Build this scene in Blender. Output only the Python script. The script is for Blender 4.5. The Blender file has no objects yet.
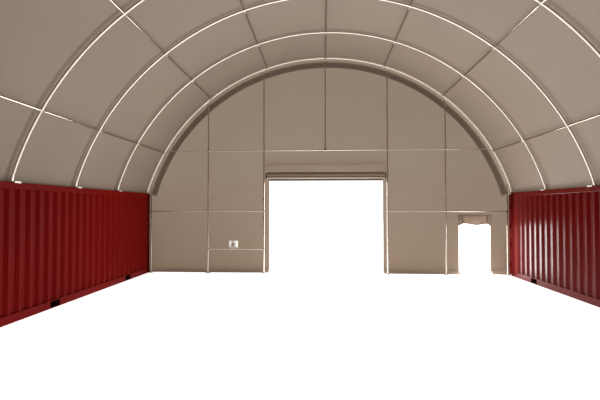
import bpy, math, random
from mathutils import Vector, Matrix
pi = math.pi
scn = bpy.context.scene
col = scn.collection

# ------------------------------------------------------------------ measures
R = 6.06            # arch radius (pipe centre line)
ZC = 0.847          # arch centre height
HC = 2.591          # container height
XI = 5.755          # inner faces of the containers
Y_END = 6.00        # far end of the containers
L_C = 12.19
Y_FRONT = -8.3
Y_POST = 6.07
Y_WALL = 6.38
RF = R + 0.062      # roof cover radius
TH = (-1.0437, -0.6562, -0.3132, 0.0, 0.3132, 0.6562, 1.0437)
RIBS = (0.0, 2.0, 4.0, 6.0)

# ------------------------------------------------------------------ materials
def new_mat(name):
    m = bpy.data.materials.new(name); m.use_nodes = True
    nt = m.node_tree
    return m, nt, nt.nodes['Principled BSDF']

def noise_mix(nt, c1, c2, scale, detail=3, coord='Object', stretch=(1, 1, 1), lo=.35, hi=.65):
    tc = nt.nodes.new('ShaderNodeTexCoord')
    mp = nt.nodes.new('ShaderNodeMapping'); mp.inputs['Scale'].default_value = stretch
    nt.links.new(tc.outputs[coord], mp.inputs['Vector'])
    n = nt.nodes.new('ShaderNodeTexNoise'); n.inputs['Scale'].default_value = scale
    n.inputs['Detail'].default_value = detail
    nt.links.new(mp.outputs[0], n.inputs['Vector'])
    r = nt.nodes.new('ShaderNodeValToRGB')
    r.color_ramp.elements[0].position = lo; r.color_ramp.elements[1].position = hi
    r.color_ramp.elements[0].color = (*c1, 1); r.color_ramp.elements[1].color = (*c2, 1)
    nt.links.new(n.outputs['Fac'], r.inputs['Fac'])
    return r.outputs['Color'], n, mp

def fabric(name, c, var=.035, rough=.62, T=None, browner_low=False):
    m, nt, b = new_mat(name)
    c1 = tuple(v * (1 - var) for v in c); c2 = tuple(v * (1 + var) for v in c)
    o, n, mp = noise_mix(nt, c1, c2, .55, 2)
    nt.links.new(o, b.inputs['Base Color'])
    b.inputs['Roughness'].default_value = rough
    b.inputs['Specular IOR Level'].default_value = .25
    n2 = nt.nodes.new('ShaderNodeTexNoise'); n2.inputs['Scale'].default_value = 1.3
    nt.links.new(mp.outputs[0], n2.inputs['Vector'])
    bp = nt.nodes.new('ShaderNodeBump'); bp.inputs['Strength'].default_value = .06
    bp.inputs['Distance'].default_value = .05
    nt.links.new(n2.outputs['Fac'], bp.inputs['Height'])
    nt.links.new(bp.outputs[0], b.inputs['Normal'])
    if T:      # daylight glowing through the thin cover
        tr = nt.nodes.new('ShaderNodeBsdfTranslucent'); tr.inputs['Color'].default_value = (*T, 1)
        ad = nt.nodes.new('ShaderNodeAddShader'); out = nt.nodes['Material Output']
        nt.links.new(b.outputs[0], ad.inputs[0]); nt.links.new(tr.outputs[0], ad.inputs[1])
        nt.links.new(ad.outputs[0], out.inputs['Surface'])
        if browner_low:      # lower metres of the cover are darker and browner
            sx = nt.nodes.new('ShaderNodeSeparateXYZ'); nt.links.new(mp.outputs[0], sx.inputs[0])
            ws = nt.nodes.new('ShaderNodeMath'); ws.operation = 'MULTIPLY_ADD'
            nt.links.new(n2.outputs['Fac'], ws.inputs[0]); ws.inputs[1].default_value = .5
            nt.links.new(sx.outputs['Z'], ws.inputs[2])
            mr = nt.nodes.new('ShaderNodeMapRange'); nt.links.new(ws.outputs[0], mr.inputs['Value'])
            mr.inputs['From Min'].default_value = .6; mr.inputs['From Max'].default_value = 3.9
            cr = nt.nodes.new('ShaderNodeValToRGB'); nt.links.new(mr.outputs[0], cr.inputs['Fac'])
            cr.color_ramp.elements[0].color = (.86, .78, .71, 1); cr.color_ramp.elements[1].color = (1.0, .985, .97, 1)
            for src, dst in ((o, b.inputs['Base Color']), (None, tr.inputs['Color'])):
                mx = nt.nodes.new('ShaderNodeMix'); mx.data_type = 'RGBA'; mx.blend_type = 'MULTIPLY'
                mx.inputs['Factor'].default_value = 1
                if src: nt.links.new(src, mx.inputs['A'])
                else: mx.inputs['A'].default_value = (*T, 1)
                nt.links.new(cr.outputs['Color'], mx.inputs['B'])
                nt.links.new(mx.outputs['Result'], dst)
    return m

FAB = (.170, .142, .115)
FAR = (.172, .134, .104)
TW = (.071, .0565, .0435)
TR = (.034, .0268, .0208)
M_roof = fabric('roof_cover_fabric', FAR, T=TR)
M_wall = fabric('end_wall_fabric', FAB, T=TW, browner_low=True)
M_flap = fabric('door_fabric', (.42, .345, .275))
M_edge = fabric('brightened_roof_fabric', FAR, T=(.070, .055, .042))  # roof fabric with extra translucency to brighten the shaded strip past the last rib
M_band = fabric('double_layer_fabric', FAB, T=(.072, .058, .044))
M_roll = fabric('rolled_fabric', (.27, .21, .16))
M_strap = fabric('strap_fabric', tuple(v * .55 for v in FAB))
M_hem = fabric('hem_fabric', tuple(v * .85 for v in FAB))

def paint(name, c, rough=.38, spec=.5):
    m, nt, b = new_mat(name)
    o, n, mp = noise_mix(nt, tuple(v * .92 for v in c), tuple(v * 1.07 for v in c), 1.1, 4, stretch=(1, 1, .35))
    nt.links.new(o, b.inputs['Base Color'])
    b.inputs['Roughness'].default_value = rough
    b.inputs['Specular IOR Level'].default_value = spec
    return m
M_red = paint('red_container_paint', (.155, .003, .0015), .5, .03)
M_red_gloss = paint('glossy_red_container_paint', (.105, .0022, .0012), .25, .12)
M_red_dark = paint('shaded_red_paint', (.060, .0015, .001), .6, .02)  # shade on the corner posts is put into this darker red
M_hole, _nt, _b = new_mat('pocket_darkness')
_o, _, _ = noise_mix(_nt, (.030, .002, .001), (.040, .003, .0015), 6)
_nt.links.new(_o, _b.inputs['Base Color']); _b.inputs['Roughness'].default_value = .9
_b.inputs['Specular IOR Level'].default_value = .1

def galv(name, c, rough, metal=1.0):
    m, nt, b = new_mat(name)
    o, n, mp = noise_mix(nt, tuple(v * .93 for v in c), tuple(min(1, v * 1.05) for v in c), 14, 2)
    nt.links.new(o, b.inputs['Base Color'])
    b.inputs['Metallic'].default_value = metal
    b.inputs['Roughness'].default_value = rough
    return m
M_galv = galv('galvanised_steel', (.61, .56, .50), .30)
M_galv_lit = galv('brightened_galvanised_steel', (.90, .84, .76), .34)  # last rib's lighter colour makes up for light that misses it
M_tube = galv('darker_galvanised_steel', (.50, .44, .38), .16)  # darker tone for purlins, posts and crossbar clamps
M_plate = galv('zinc_plate', (.66, .62, .56), .45, .6)
M_dark = galv('dark_bracket_steel', (.09, .065, .05), .55, .3)
M_white = galv('white_plastic', (.95, .94, .92), .4, 0)
M_glow = fabric('brightened_white_plastic', (.85, .85, .84), T=(.25, .25, .25))  # translucency added so the vent plate glows brighter than the wall
M_grey = galv('grey_plastic', (.40, .37, .36), .4, 0)

# ------------------------------------------------------------------ mesh builder
class MB:
    def __init__(s): s.v = []; s.f = []; s.m = []
    def add(s, vs, fs, mi=0):
        k = len(s.v); s.v += [tuple(v) for v in vs]
        s.f += [tuple(i + k for i in f) for f in fs]; s.m += [mi] * len(fs)
        return s
    def box(s, a, b, mi=0, ch=0):
        (x0, y0, z0), (x1, y1, z1) = a, b
        x0, x1 = min(x0, x1), max(x0, x1); y0, y1 = min(y0, y1), max(y0, y1); z0, z1 = min(z0, z1), max(z0, z1)
        vs = [(x0,y0,z0),(x1,y0,z0),(x1,y1,z0),(x0,y1,z0),(x0,y0,z1),(x1,y0,z1),(x1,y1,z1),(x0,y1,z1)]
        return s.add(vs, [(0,3,2,1),(4,5,6,7),(0,1,5,4),(1,2,6,5),(2,3,7,6),(3,0,4,7)], mi)
    def tube(s, pts, r, n=16, mi=0, cap=True):
        pts = [Vector(p) for p in pts]; k = len(s.v); N = len(pts)
        t0 = (pts[1] - pts[0]).normalized()
        up = Vector((0, 1, 0)) if abs(t0.y) < .9 else Vector((0, 0, 1))
        for i, p in enumerate(pts):
            t = (pts[min(i + 1, N - 1)] - pts[max(i - 1, 0)]).normalized()
            a = up.cross(t).normalized(); b = t.cross(a).normalized(); 
            rr = r[i] if isinstance(r, (list, tuple)) else r
            for j in range(n):
                w = 2 * pi * j / n
                s.v.append(tuple(p + (a * math.cos(w) + b * math.sin(w)) * rr))
        for i in range(N - 1):
            for j in range(n):
                j2 = (j + 1) % n
                s.f.append((k+i*n+j, k+i*n+j2, k+(i+1)*n+j2, k+(i+1)*n+j)); s.m.append(mi)
        if cap:
            s.f.append(tuple(k + j for j in reversed(range(n)))); s.m.append(mi)
            s.f.append(tuple(k + (N-1)*n + j for j in range(n))); s.m.append(mi)
        return s
    def build(s, name, mats, parent=None, smooth=False, bevel=0, loc=None):
        me = bpy.data.meshes.new(name)
        o = bpy.data.objects.new(name, me); col.objects.link(o)
        L = Vector((0, 0, 0))
        if parent is not None: L = Vector(world_loc(parent)); o.parent = parent
        elif loc is not None: L = Vector(loc); o.location = L
        me.from_pydata([tuple(Vector(v) - L) for v in s.v], [], s.f)
        for m in (mats if isinstance(mats, (list, tuple)) else [mats]): me.materials.append(m)
        for p, mi in zip(me.polygons, s.m):
            p.material_index = mi
        import bmesh
        bm = bmesh.new(); bm.from_mesh(me)
        bmesh.ops.recalc_face_normals(bm, faces=bm.faces) if smooth or bevel else None
        bm.to_mesh(me); bm.free()
        if smooth:
            for p in me.polygons: p.use_smooth = True
            me.set_sharp_from_angle(angle=math.radians(40))
        if bevel:
            b = o.modifiers.new('bevel', 'BEVEL'); b.width = bevel; b.segments = 2; b.limit_method = 'ANGLE'
        return o

def world_loc(o):
    L = Vector(o.location)
    while o.parent: o = o.parent; L += Vector(o.location)
    return L
def tag(o, label=None, cat=None, group=None, kind=None):
    if label: o['label'] = label
    if cat: o['category'] = cat
    if group: o['group'] = group
    if kind: o['kind'] = kind
    return o
def empty(name, loc):
    o = bpy.data.objects.new(name, None); col.objects.link(o); o.location = loc
    o.empty_display_size = .2
    return o

# ------------------------------------------------------------------ floor
m, nt, b = new_mat('glowing_white_ground')
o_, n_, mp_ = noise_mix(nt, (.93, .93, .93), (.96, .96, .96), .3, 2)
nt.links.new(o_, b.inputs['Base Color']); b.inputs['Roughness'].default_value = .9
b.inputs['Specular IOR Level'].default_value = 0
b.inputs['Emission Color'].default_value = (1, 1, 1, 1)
b.inputs['Emission Strength'].default_value = .92  # added glow keeps the ground pure white and lights the interior
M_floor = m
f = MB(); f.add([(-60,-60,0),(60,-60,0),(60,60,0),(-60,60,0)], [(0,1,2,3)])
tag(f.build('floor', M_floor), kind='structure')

# ------------------------------------------------------------------ roof cover
def arc_pts(rad, a0, a1, n, y):
    return [(rad * math.sin(a0 + (a1 - a0) * i / n), y, ZC + rad * math.cos(a0 + (a1 - a0) * i / n)) for i in range(n + 1)]
a_base = math.acos((HC - .02 - ZC) / RF)
c = MB(); N = 96; rows = []
ys = [Y_FRONT, -6, -4, -2, 0, 1, 2, 3, 4, 5, 6.03]
for y in ys: rows.append(arc_pts(RF, -a_base, a_base, N, y))
vs = [p for r_ in rows for p in r_]
fs = [(i*(N+1)+j, i*(N+1)+j+1, (i+1)*(N+1)+j+1, (i+1)*(N+1)+j) for i in range(len(ys)-1) for j in range(N)]
c.add(vs, fs)
ceil = c.build('ceiling', M_roof, smooth=True)
tag(ceil, kind='structure')

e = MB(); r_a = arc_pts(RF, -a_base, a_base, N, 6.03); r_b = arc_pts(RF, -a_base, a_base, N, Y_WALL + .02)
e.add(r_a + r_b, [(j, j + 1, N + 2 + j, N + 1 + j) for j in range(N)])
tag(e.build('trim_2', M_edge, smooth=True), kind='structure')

# ------------------------------------------------------------------ end wall
W2 = 5.86
DX0, DX1, DZ = -1.838, 1.872, 2.995          # big opening
SX0, SX1, SZ = 4.285, 5.275, 1.66
HOLES = [(DX0, DX1, 0, 3.06), (SX0, SX1, 0, 1.85), (-3.15, -2.91, .83, 1.0)]  # last hole added to backlight the vent plate
def arch_top(x, rad=RF):
    return ZC + math.sqrt(max(rad * rad - x * x, 0))
def wall_mesh(y, holes):
    w = MB()
    xs = sorted(set([round(-W2 + 2 * W2 * i / 80, 4) for i in range(81)] + [h[0] for h in holes] + [h[1] for h in holes]))
    for a, b in zip(xs[:-1], xs[1:]):
        mid = (a + b) / 2; spans = [(.10, None)]
        for x0, x1, z0, z1 in holes:
            if x0 < mid < x1: spans = ([(.10, z0)] if z0 > 0 else []) + [(z1, None)]
        for z0, z1 in spans:
            w.add([(a, y, z0), (b, y, z0), (b, y, z1 or arch_top(b)), (a, y, z1 or arch_top(a))], [(0, 1, 2, 3)])
    return w
wb = wall_mesh(Y_WALL, HOLES)
for a, b in ((-6.1, DX0), (DX1, SX0), (SX1, 6.1)):      # hem turned inwards on the ground
    wb.add([(a, Y_WALL, .10), (b, Y_WALL, .10), (b, 6.17, .004), (a, 6.17, .004)], [(0, 1, 2, 3)])
for s in (-1, 1):
    wb.add([(s*W2, Y_WALL, 0), (s*6.6, Y_WALL, 0), (s*6.6, Y_WALL, 2.62), (s*W2, Y_WALL, 2.62)], [(0, 1, 2, 3)])
tag(wb.build('wall_back', M_wall), kind='structure')
# double-layered strip welded round the top of the end wall
t = MB(); n = 90
r0, r1 = RF - .065, RF - .25
a0 = 1.285
for i in range(n):
    A = -a0 + 2 * a0 * i / n; B = -a0 + 2 * a0 * (i + 1) / n
    y1, y2 = Y_WALL - .012, Y_WALL - .004
    q = [(r0*math.sin(A), y1, ZC+r0*math.cos(A)), (r0*math.sin(B), y1, ZC+r0*math.cos(B)),
         (r1*math.sin(B), y1, ZC+r1*math.cos(B)), (r1*math.sin(A), y1, ZC+r1*math.cos(A))]
    t.add(q, [(0, 1, 2, 3)])
tag(t.build('trim_1', M_band), kind='structure')
# unseen fabric end behind the camera, added to keep front light out
w = wall_mesh(Y_FRONT, [])
for s in (-1, 1):
    w.add([(s*W2, Y_FRONT, 0), (s*W2, -6.19, 0), (s*W2, -6.19, 2.6), (s*W2, Y_FRONT, 2.6)], [(0, 1, 2, 3)])
tag(w.build('wall_front', M_wall), kind='structure')

# ------------------------------------------------------------------ containers
def corrugated(x_face, s, y0, y1, z0, z1, pitch=.278, depth=.047):
    """s = +1 when the panel faces +X seen from inside the shelter's left side"""
    m_ = MB(); prof = []
    y = y0
    prof.append((y, 0))
    y += .05
    while y + pitch < y1 - .03:
        prof += [(y, 0), (y + .076, 1), (y + .139, 1), (y + .215, 0)]
        y += pitch
    prof.append((y1, 0))
    th = .0
    for (ya, da), (yb, db) in zip(prof[:-1], prof[1:]):
        xa, xb = x_face - s * da * depth, x_face - s * db * depth
        m_.add([(xa, ya, z0), (xb, yb, z0), (xb, yb, z1), (xa, ya, z1)], [(0, 1, 2, 3)])
    return m_

POCKETS = (1.26, 4.60, -1.98, -4.70)
def make_container(s, label):
    """s=-1 container on the left, s=+1 on the right; inner long side stands at s*XI"""
    yb = Y_END + (.135 if s < 0 else -.03); ya = yb - L_C
    root = empty('shipping_container', (s * (XI + 1.219), (ya + yb) / 2, 0))
    tag(root, label, 'container', 'red shipping containers carrying the arch roof')
    xi, xo = s * XI, s * (XI + 2.438)
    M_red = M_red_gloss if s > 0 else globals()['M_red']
    d = s
    P = .158
    # corner posts and castings
    for x, dx in ((xi, d), (xo, -d)):
        for y, dy in ((ya, 1), (yb, -1)):
            p = MB(); p.box((x + dx*.004, y + dy*.004, .118), (x + dx*.15, y + dy*.155, HC - .118))
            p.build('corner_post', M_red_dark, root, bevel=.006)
            if s > 0 and x == xi and y == yb:      # door hinge strip at the far end of the right container
                p = MB(); p.box((x - .006, y + .006, .05), (x + .03, y + .15, HC - .06))
                hs = p.build('hinge_strip', M_red, root, bevel=.004)
                for z in (.35, .95, 1.55, 2.15):
                    h = MB(); h.tube([(x - .016, y + .03, z - .07), (x - .016, y + .03, z + .07)], .02, 10)
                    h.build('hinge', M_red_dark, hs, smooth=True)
            for z0, z1 in ((0.0, .118), (HC - .118, HC - .001)):
                c_ = MB(); X0, X1 = sorted((x - dx*.004, x + dx*.162)); Y0, Y1 = sorted((y - dy*.004, y + dy*.178))
                c_.box((X0, Y0, z0), (X1, Y1, z1))
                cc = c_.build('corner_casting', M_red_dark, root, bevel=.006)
                # oval lashing hole on the long face
                h = MB(); ym = y + dy*.089; zm = (z0 + z1) / 2; ring = []
                for i in range(20):
                    w_ = 2*pi*i/20; cy = math.cos(w_); cz = math.sin(w_)
                    ring.append((x - dx*.0055, ym + .040*cy + (.012 if cy > 0 else -.012), zm + .030*cz))
                h.add(ring + [(x + dx*.02, v[1], v[2]) for v in ring],
                      [tuple(range(20))] + [(i, (i+1) % 20, 20+(i+1) % 20, 20+i) for i in range(20)])
                h.build('lashing_hole', M_hole, cc)
    # rails along both long sides
    for x, dx, inner in ((xi, d, True), (xo, -d, False)):
        tr = MB(); tr.box((x, ya + .178, HC - .135), (x + dx*.07, yb - .178, HC - .012))
        tr.build('top_rail', M_red, root, bevel=.008)
        br = MB(); segs = [ya + .178]
        for py in sorted(POCKETS): segs += [py - .16, py + .16]
        segs.append(yb - .178)
        for i in range(0, len(segs), 2):
            br.box((x, segs[i], .0), (x + dx*.068, segs[i+1], .160))
        for i in range(1, len(segs) - 1, 2):
            br.box((x, segs[i], .145), (x + dx*.068, segs[i+1], .160))
            br.box((x, segs[i], .0), (x + dx*.068, segs[i+1], .016))
        br.build('bottom_rail', M_red, root)
        for py in POCKETS:
            k = MB()
            X0, X1 = x + dx*.012, x + dx*.60
            for z in (.0165, .1445):
                k.add([(X0, py-.16, z), (X1, py-.16, z), (X1, py+.16, z), (X0, py+.16, z)], [(0,1,2,3)])
            for y in (py-.1595, py+.1595):
                k.add([(X0, y, .0165), (X1, y, .0165), (X1, y, .1445), (X0, y, .1445)], [(0,1,2,3)])
            k.add([(X1, py-.16, .0165), (X1, py+.16, .0165), (X1, py+.16, .1445), (X1, py-.16, .1445)], [(0,1,2,3)])
            k.build('forklift_pocket', M_hole, root)
        sp = corrugated(x + dx*.012, -dx, ya + .15, yb - .15, .158, HC - .13)
        sp.build('side_panel', M_red, root)
    # ends: rails, corrugated panel at the far end, doors at the near end
    for y, dy in ((ya, 1), (yb, -1)):
        X0, X1 = sorted((xi + d*.16, xo - d*.16))
        for z0, z1 in ((HC - .12, HC - .01), (0.0, .15)):
            e = MB(); e.box((X0, y, z0), (X1, y + dy*.08, z1)); e.build('end_rail', M_red, root, bevel=.006)
    e = MB(); X0, X1 = sorted((xi + d*.14, xo - d*.14)); x = X0; prof = [(x, 0)]; x += .04
    while x + .25 < X1:
        prof += [(x, 0), (x + .055, 1), (x + .125, 1), (x + .18, 0)]; x += .25
    prof.append((X1, 0))
    for (p, q), (p2, q2) in zip(prof[:-1], prof[1:]):
        e.add([(p, yb-.02-q*.045, .148), (p2, yb-.02-q2*.045, .148), (p2, yb-.02-q2*.045, HC-.118), (p, yb-.02-q*.045, HC-.118)], [(0,1,2,3)])
    e.build('end_panel', M_red, root)
    xm = (X0 + X1) / 2
    for a, b_ in ((X0, xm - .006), (xm + .006, X1)):
        dr = MB(); dr.box((a, ya + .02, .15), (b_, ya + .06, HC - .12))
        dd = dr.build('door', M_red, root, bevel=.005)
        for fx in (.3, .75):
            lb = MB(); xx = a + (b_ - a) * fx; lb.tube([(xx, ya + .004, .16), (xx, ya + .004, HC - .14)], .016, 10)
            lb.build('locking_bar', M_galv, dd, smooth=True)
    rp = MB(); X0, X1 = sorted((xi + d*.055, xo - d*.055))
    y = ya + .08; prof = [(y, 0)]; y += .05
    while y + .21 < yb - .08:
        prof += [(y, 0), (y + .03, 1), (y + .12, 1), (y + .15, 0)]; y += .21
    prof.append((yb - .08, 0))
    for (p, q), (p2, q2) in zip(prof[:-1], prof[1:]):
        rp.add([(X0, p, HC-.014-q*.02), (X1, p, HC-.014-q*.02), (X1, p2, HC-.014-q2*.02), (X0, p2, HC-.014-q2*.02)], [(0,1,2,3)])
    rp.build('roof_panel', M_red, root)
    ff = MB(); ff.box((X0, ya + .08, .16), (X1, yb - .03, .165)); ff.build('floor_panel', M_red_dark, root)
    return root
make_container(-1, 'long dark red corrugated shipping container carrying the roof, behind the left wall post')
make_container(1, 'red corrugated shipping container with pinkish sheen, beside the small doorway')

# ------------------------------------------------------------------ arch ribs
a_r = math.acos((HC + .012 - ZC) / R)
rib_labels = [
    'nearest and largest bright steel arch rib of the fabric roof',
    'second nearest bright steel arch rib of the fabric roof',
    'third bright steel arch rib, next to the one at the end wall',
    'smallest steel arch rib, standing just in front of the end wall']
for k, y in enumerate(RIBS):
    root = empty('arch_rib', (0, y, HC))
    tag(root, rib_labels[k], 'arch rib', 'steel arch ribs under the roof fabric')
    m_ = MB(); m_.tube(arc_pts(R, -a_r, a_r, 128, y), .0245, 20)
    m_.build('pipe', M_galv_lit if k == 3 else M_galv, root, smooth=True)
    for s in (-1, 1):
        xb = s * R * math.sin(a_r)
        m_ = MB()
        x_in = s * (XI - .012)
        m_.box((s * (XI + .0), y - .03, HC), (s * (XI + .16), y + .19, HC + .010))
        m_.box((x_in, y + .02, HC - .024), (s * (XI - .0055), y + .19, HC + .010))
        m_.build('foot_plate', M_plate, root, bevel=.002)
        m_ = MB(); m_.tube([(xb - s*.004, y, HC + .006), (xb - s * .022 * 1, y, HC + .10)], .034, 18)
        m_.build('foot_socket', M_galv, root, smooth=True)

# ------------------------------------------------------------------ roof purlins
pur_labels = [
    'lowest roof purlin on the left slope, above the left container',
    'roof purlin on the left slope, second up from the left container',
    'roof purlin on the left slope, next to the ridge',
    'ridge purlin running along the top of the roof',
    'roof purlin on the right slope, next to the ridge',
    'roof purlin on the right slope, second up from the right container',
    'lowest roof purlin on the right slope, above the right container']
RP = R - .012
for k, th in enumerate(TH):
    x, z = RP * math.sin(th), ZC + RP * math.cos(th)
    root = empty('roof_purlin', (x, 6.0, z))
    tag(root, pur_labels[k], 'purlin', 'steel purlins running along the roof')
    for (y0, y1) in ((Y_FRONT + .05, -.05), (.05, 1.95), (2.05, 3.95), (4.05, 5.95)):
        m_ = MB(); m_.tube([(x, y0, z), (x, y1, z)], .020, 16); m_.build('pipe', M_tube, root, smooth=True)
    for y in RIBS:
        m_ = MB()
        n_ = Vector((math.sin(th), 0, math.cos(th))); tv = Vector((math.cos(th), 0, -math.sin(th)))
        cpt = Vector((x, y, z)) - n_ * 0.0
        # saddle clamp hugging the rib, with a bolt below it
        A = Vector((R*math.sin(th), y, ZC + R*math.cos(th)))
        m_.tube([A - tv*.03, A + tv*.03], .030, 14)
        for dy in (-.06, .06):
            m_.tube([Vector((x, y + (.028 if dy > 0 else -.028), z)), Vector((x, y + dy, z))], .023, 12)
        m_.tube([A + Vector((0, .055, 0)) - n_*.02, A + Vector((0, .055, 0)) - n_*.052], .012, 8)
        m_.build('clamp', M_plate, root, smooth=True)

# ------------------------------------------------------------------ end wall posts
def post(x, z0, z1, label, base=True, dark_foot=False):
    root = empty('wall_post', (x, Y_POST, z0))
    tag(root, label, 'post', 'upright steel posts of the end wall')
    m_ = MB(); m_.tube([(x, Y_POST, z0 + .004), (x, Y_POST, z1)], .021, 16)
    m_.build('pipe', M_tube, root, smooth=True)
    if base:
        m_ = MB(); m_.box((x - .065, Y_POST - .10, 0.001), (x + .065, Y_POST + .06, .012))
        m_.tube([(x, Y_POST, .012), (x, Y_POST, .09)], .028, 14)
        for dx in (-.045, .045): m_.tube([(x + dx, Y_POST - .07, .012), (x + dx, Y_POST - .07, .035)], .011, 8)
        m_.build('base_plate', M_plate, root, smooth=True)
    if dark_foot:
        m_ = MB(); m_.tube([(x, Y_POST - .005, z0 - .03), (x, Y_POST - .005, z0 + .055)], .034, 14)
        m_.box((x - .03, Y_POST - .05, z0 - .03), (x + .03, Y_POST - .01, z0 + .03))
        tag(m_.build('bracket', M_dark, root, smooth=True), 'dark brown bracket')
    # swivel bracket joining the post's head to the last rib
    if z1 > 3:
        m_ = MB(); m_.box((x - .02, Y_POST - .06, z1 - .02), (x + .02, Y_POST + .012, z1 + .02))
        m_.build('head_bracket', M_plate, root, bevel=.003)
    return root
def zr(x): return ZC + math.sqrt((R) ** 2 - x * x) - .05
post(-5.685, 0, 2.86, 'short steel post at the far end of the left container')
post(-3.80, 0, zr(3.80), 'steel post between the left container and the big doorway')
post(-1.98, 0, zr(1.98), 'steel post along the left edge of the big doorway')
post(0.0, 3.975, zr(0), 'steel post above the middle of the big doorway, ending on the long crossbar', base=False, dark_foot=True)
post(1.975, 0, zr(1.975), 'steel post along the right edge of the big doorway')
post(3.79, 0, zr(3.79), 'steel post to the left of the small doorway')
post(5.685, 0, 2.86, 'short steel post at the far end of the right container')

def crossbar(pts, z, label, ends):
    y = Y_POST - .036
    root = empty('crossbar', ((pts[0] + pts[-1]) / 2, y, z))
    tag(root, label, 'crossbar', 'horizontal steel bars of the end wall')
    m_ = MB(); m_.tube([(pts[0], y, z), (pts[-1], y, z)], .016, 16)
    m_.build('pipe', M_galv, root, smooth=True)
    for x in ends:
        m_ = MB()
        m_.tube([(x, Y_POST, z - .03), (x, Y_POST, z + .03)], .025, 14)
        m_.tube([(x - .03, y, z), (x + .03, y, z)], .021, 14)
        m_.build('clamp', M_tube, root, smooth=True)
xe = math.sqrt(R * R - (3.95 - ZC) ** 2) - .05
crossbar((-xe, xe), 3.952, 'long crossbar spanning the whole end wall above the big doorway', (-3.80, -1.95, 1.975, 3.79))
crossbar((-5.685, -1.95), 1.998, 'crossbar on the end wall above the vent box', (-5.665, -3.80, -1.97))
crossbar((1.975, 5.685), 1.998, 'crossbar on the end wall just above the small doorway', (1.995, 3.79, 5.665))
crossbar((-3.80, -1.95), .780, 'low short crossbar directly below the vent box', (-3.78, -1.97))

# ------------------------------------------------------------------ rolled-up door over the big opening
door = empty('roller_door', (0, Y_WALL, DZ))
tag(door, 'brown fabric door rolled up above the big white doorway', 'roller door')
YF = Y_WALL - .003
m_ = MB()   # cover flap hanging in front of the roll
prof = [(YF, 3.535), (YF - .135, 3.515), (YF - .13, 3.275), (YF, 3.275)]
xs = [-1.922, 1.938]; n = len(prof)
m_.add([(x, p[0], p[1]) for x in xs for p in prof],
       [(i, (i + 1) % n, n + (i + 1) % n, n + i) for i in range(n)] + [tuple(range(n)), tuple(range(2 * n - 1, n - 1, -1))])
m_.build('cover_flap', M_flap, door)
m_ = MB()   # roll: several turns of fabric
sp = []
for i in range(73):
    w_ = i / 72 * 2 * pi; sp.append((YF - .062 + (.052 + .004 * math.sin(3 * w_)) * math.cos(w_), 3.165 + .105 * math.sin(w_)))
m_.add([(x, p[0], p[1]) for x in (-1.91, 1.925) for p in sp[:-1]],
       [(i, (i + 1) % 72, 72 + (i + 1) % 72, 72 + i) for i in range(72)] + [tuple(range(72)), tuple(range(143, 71, -1))])
m_.build('rolled_curtain', M_roll, door, smooth=True)
for z, rr, yy in ((3.115, .014, .106), (3.215, .010, .106)):
    m_ = MB(); m_.tube([(-1.91, YF - yy, z), (1.925, YF - yy, z)], rr, 10); m_.build('fold', M_strap, door, smooth=True)
m_ = MB(); m_.box((DX0, YF - .03, DZ - .004), (DX1, YF - .022, 3.09)); m_.build('bottom_hem', M_wall, door)
for x in (-1.945, 1.960):
    m_ = MB(); m_.box((x - .016, YF - .09, 3.06), (x + .016, YF, 3.24)); m_.build('end_bracket', M_strap, door, bevel=.006)

# ------------------------------------------------------------------ rolled flap over the small opening
flap = empty('rolled_door_flap', ((SX0 + SX1) / 2, Y_WALL, SZ))
tag(flap, 'brown fabric flap gathered up above the small white doorway with wavy lower edge', 'door flap')
m_ = MB(); nx = 48; nz = 8
def low(u):    # wavy lower edge, u 0..1
    return 1.585 - .045 * math.exp(-((u - .02) / .055) ** 2) + .018 * math.exp(-((u - .2) / .12) ** 2) \
        - .030 * math.exp(-((u - .55) / .16) ** 2) + .008 * math.exp(-((u - .83) / .08) ** 2) - .055 * math.exp(-((u - 1.0) / .075) ** 2)
vs = []
for i in range(nx + 1):
    u = i / nx; x = SX0 - .03 + (SX1 - SX0 + .05) * u
    tuck = .04 * (math.exp(-((u - .115) / .025) ** 2) + math.exp(-((u - .875) / .025) ** 2))
    for j in range(nz + 1):
        v = j / nz; z = 1.868 + (low(u) - 1.868) * v
        bulge = (.012 + .05 * math.sin(pi * min(1, v * .62 + .04)) ** 1.2) * (1 - .0 * v) - tuck * math.sin(pi * v * .8)
        vs.append((x, YF - max(.004, bulge), z))
m_.add(vs, [(i*(nz+1)+j, i*(nz+1)+j+1, (i+1)*(nz+1)+j+1, (i+1)*(nz+1)+j) for i in range(nx) for j in range(nz)])
ob = m_.build('gathered_fabric', M_wall, flap, smooth=True)
m_ = MB()   # rolled lower lip, following the wavy edge
m_.tube([(SX0 - .02 + (SX1 - SX0 + .03) * i / nx, YF - .055, low(i / nx) + .014) for i in range(nx + 1)], .017, 12)
m_.build('rolled_lip', M_roll, flap, smooth=True)
for u in (.115, .875):
    x = SX0 - .03 + (SX1 - SX0 + .05) * u
    m_ = MB(); pts = []
    for i in range(9):
        v = i / 8; pts.append((x + (.02 * v if u < .5 else -.03 * v), YF - .03 - .055 * math.sin(pi * v * .6), 1.87 - .235 * v))
    for p, q in zip(pts[:-1], pts[1:]):
        m_.add([(p[0]-.013, p[1], p[2]), (p[0]+.013, p[1], p[2]), (q[0]+.013, q[1], q[2]), (q[0]-.013, q[1], q[2])], [(0, 1, 2, 3)])
    m_.build('strap', M_strap, flap)
m_ = MB(); m_.box((SX0 - .05, YF - .014, 1.868), (SX1 + .04, YF, 1.880)); m_.build('seam', M_hem, flap, bevel=.004)

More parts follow.
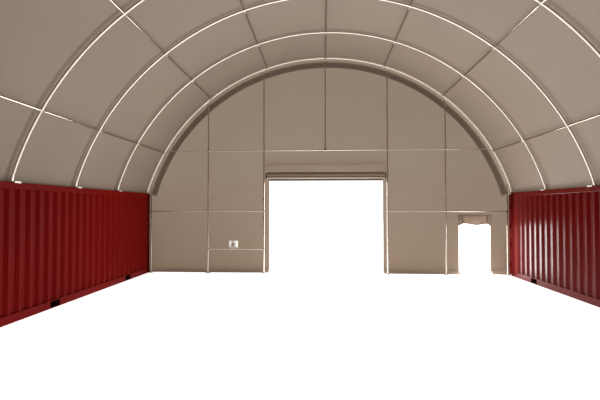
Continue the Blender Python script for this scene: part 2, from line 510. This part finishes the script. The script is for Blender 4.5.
# ------------------------------------------------------------------ vent box
vent = empty('vent_box', (-3.01, Y_WALL, .80))
tag(vent, 'small white square vent box with grey centre above the low crossbar', 'vent')
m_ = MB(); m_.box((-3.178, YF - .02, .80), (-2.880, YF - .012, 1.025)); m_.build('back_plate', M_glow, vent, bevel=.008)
m_ = MB()
ring = []
for rad, y in ((.082, YF - .03), (.082, YF - .085), (.066, YF - .095), (.060, YF - .07)):
    ring.append([(-3.028 + rad * math.cos(2*pi*i/28), y, .905 + rad * math.sin(2*pi*i/28)) for i in range(28)])
m_.add([p for r_ in ring for p in r_], [(k*28+i, k*28+(i+1) % 28, (k+1)*28+(i+1) % 28, (k+1)*28+i) for k in range(3) for i in range(28)] + [tuple(range(84, 112))])
hs = m_.build('round_housing', M_white, vent, smooth=True)
m_ = MB()
for i in range(5):
    z = .865 + i * .020; w_ = math.sqrt(max(.058 ** 2 - (z - .905) ** 2, 0))
    m_.box((-3.028 - w_, YF - .088, z - .004), (-3.028 + w_, YF - .074, z + .004))
m_.tube([(-3.028, YF - .072, .905), (-3.028, YF - .094, .905)], .016, 12)
tag(m_.build('grille', M_grey, hs), 'grey louvred grille')
m_ = MB(); m_.box((-3.106, YF - .10, .765), (-2.946, YF, .845)); m_.build('bracket', M_plate, vent, bevel=.006)

# ------------------------------------------------------------------ light
wd = bpy.data.worlds.new('white_surroundings'); scn.world = wd; wd.use_nodes = True
bg = wd.node_tree.nodes['Background']; bg.inputs[0].default_value = (1, 1, 1, 1); bg.inputs[1].default_value = 2.2

def area(name, loc, target, sx, sy, power):
    l = bpy.data.lights.new(name, 'AREA'); l.shape = 'RECTANGLE'; l.size = sx; l.size_y = sy; l.energy = power
    o = bpy.data.objects.new(name, l); col.objects.link(o); o.location = loc
    o.rotation_euler = (Vector(target) - Vector(loc)).to_track_quat('-Z', 'Y').to_euler()
def sunlamp(name, d, e, ang):
    l = bpy.data.lights.new(name, 'SUN'); l.energy = e; l.angle = ang
    o = bpy.data.objects.new(name, l); col.objects.link(o); o.location = (0, 0, 12)
    o.rotation_euler = Vector(d).to_track_quat('-Z', 'Y').to_euler()
sunlamp('low_fill_sun', (.84, -.50, -.22), .3, .35)  # sun added beyond the end wall for highlights on the right container
sunlamp('high_fill_sun', (-.80, .05, -.60), 3.6, .2)  # second sun added to brighten the right roof slope
# area lamps added in the two doorways to boost their daylight
area('doorway_boost_lamp', (0, Y_WALL + .02, 1.49), (0, 0, 1.49), 3.66, 2.92, 215)
area('small_doorway_boost_lamp', (4.78, Y_WALL + .02, .80), (4.78, 0, .80), .94, 1.56, 62)

# ------------------------------------------------------------------ camera
cam = bpy.data.cameras.new('camera'); co = bpy.data.objects.new('camera', cam); col.objects.link(co)
cx, cy, cz, yaw, pitch, roll, fpx = -.0877, -7.4105, 2.1027, .0537, .0191, .0001, 420.14
co.matrix_world = Matrix.Translation((cx, cy, cz)) @ Matrix.Rotation(yaw, 4, 'Z') @ Matrix.Rotation(pi / 2 + pitch, 4, 'X')
cam.sensor_width = 36; cam.lens = fpx * 36 / 600; cam.clip_end = 300
scn.camera = co
scn.view_settings.view_transform = 'Standard'
scn.view_settings.look = 'None'
scn.cycles.max_bounces = 10
scn.cycles.diffuse_bounces = 6
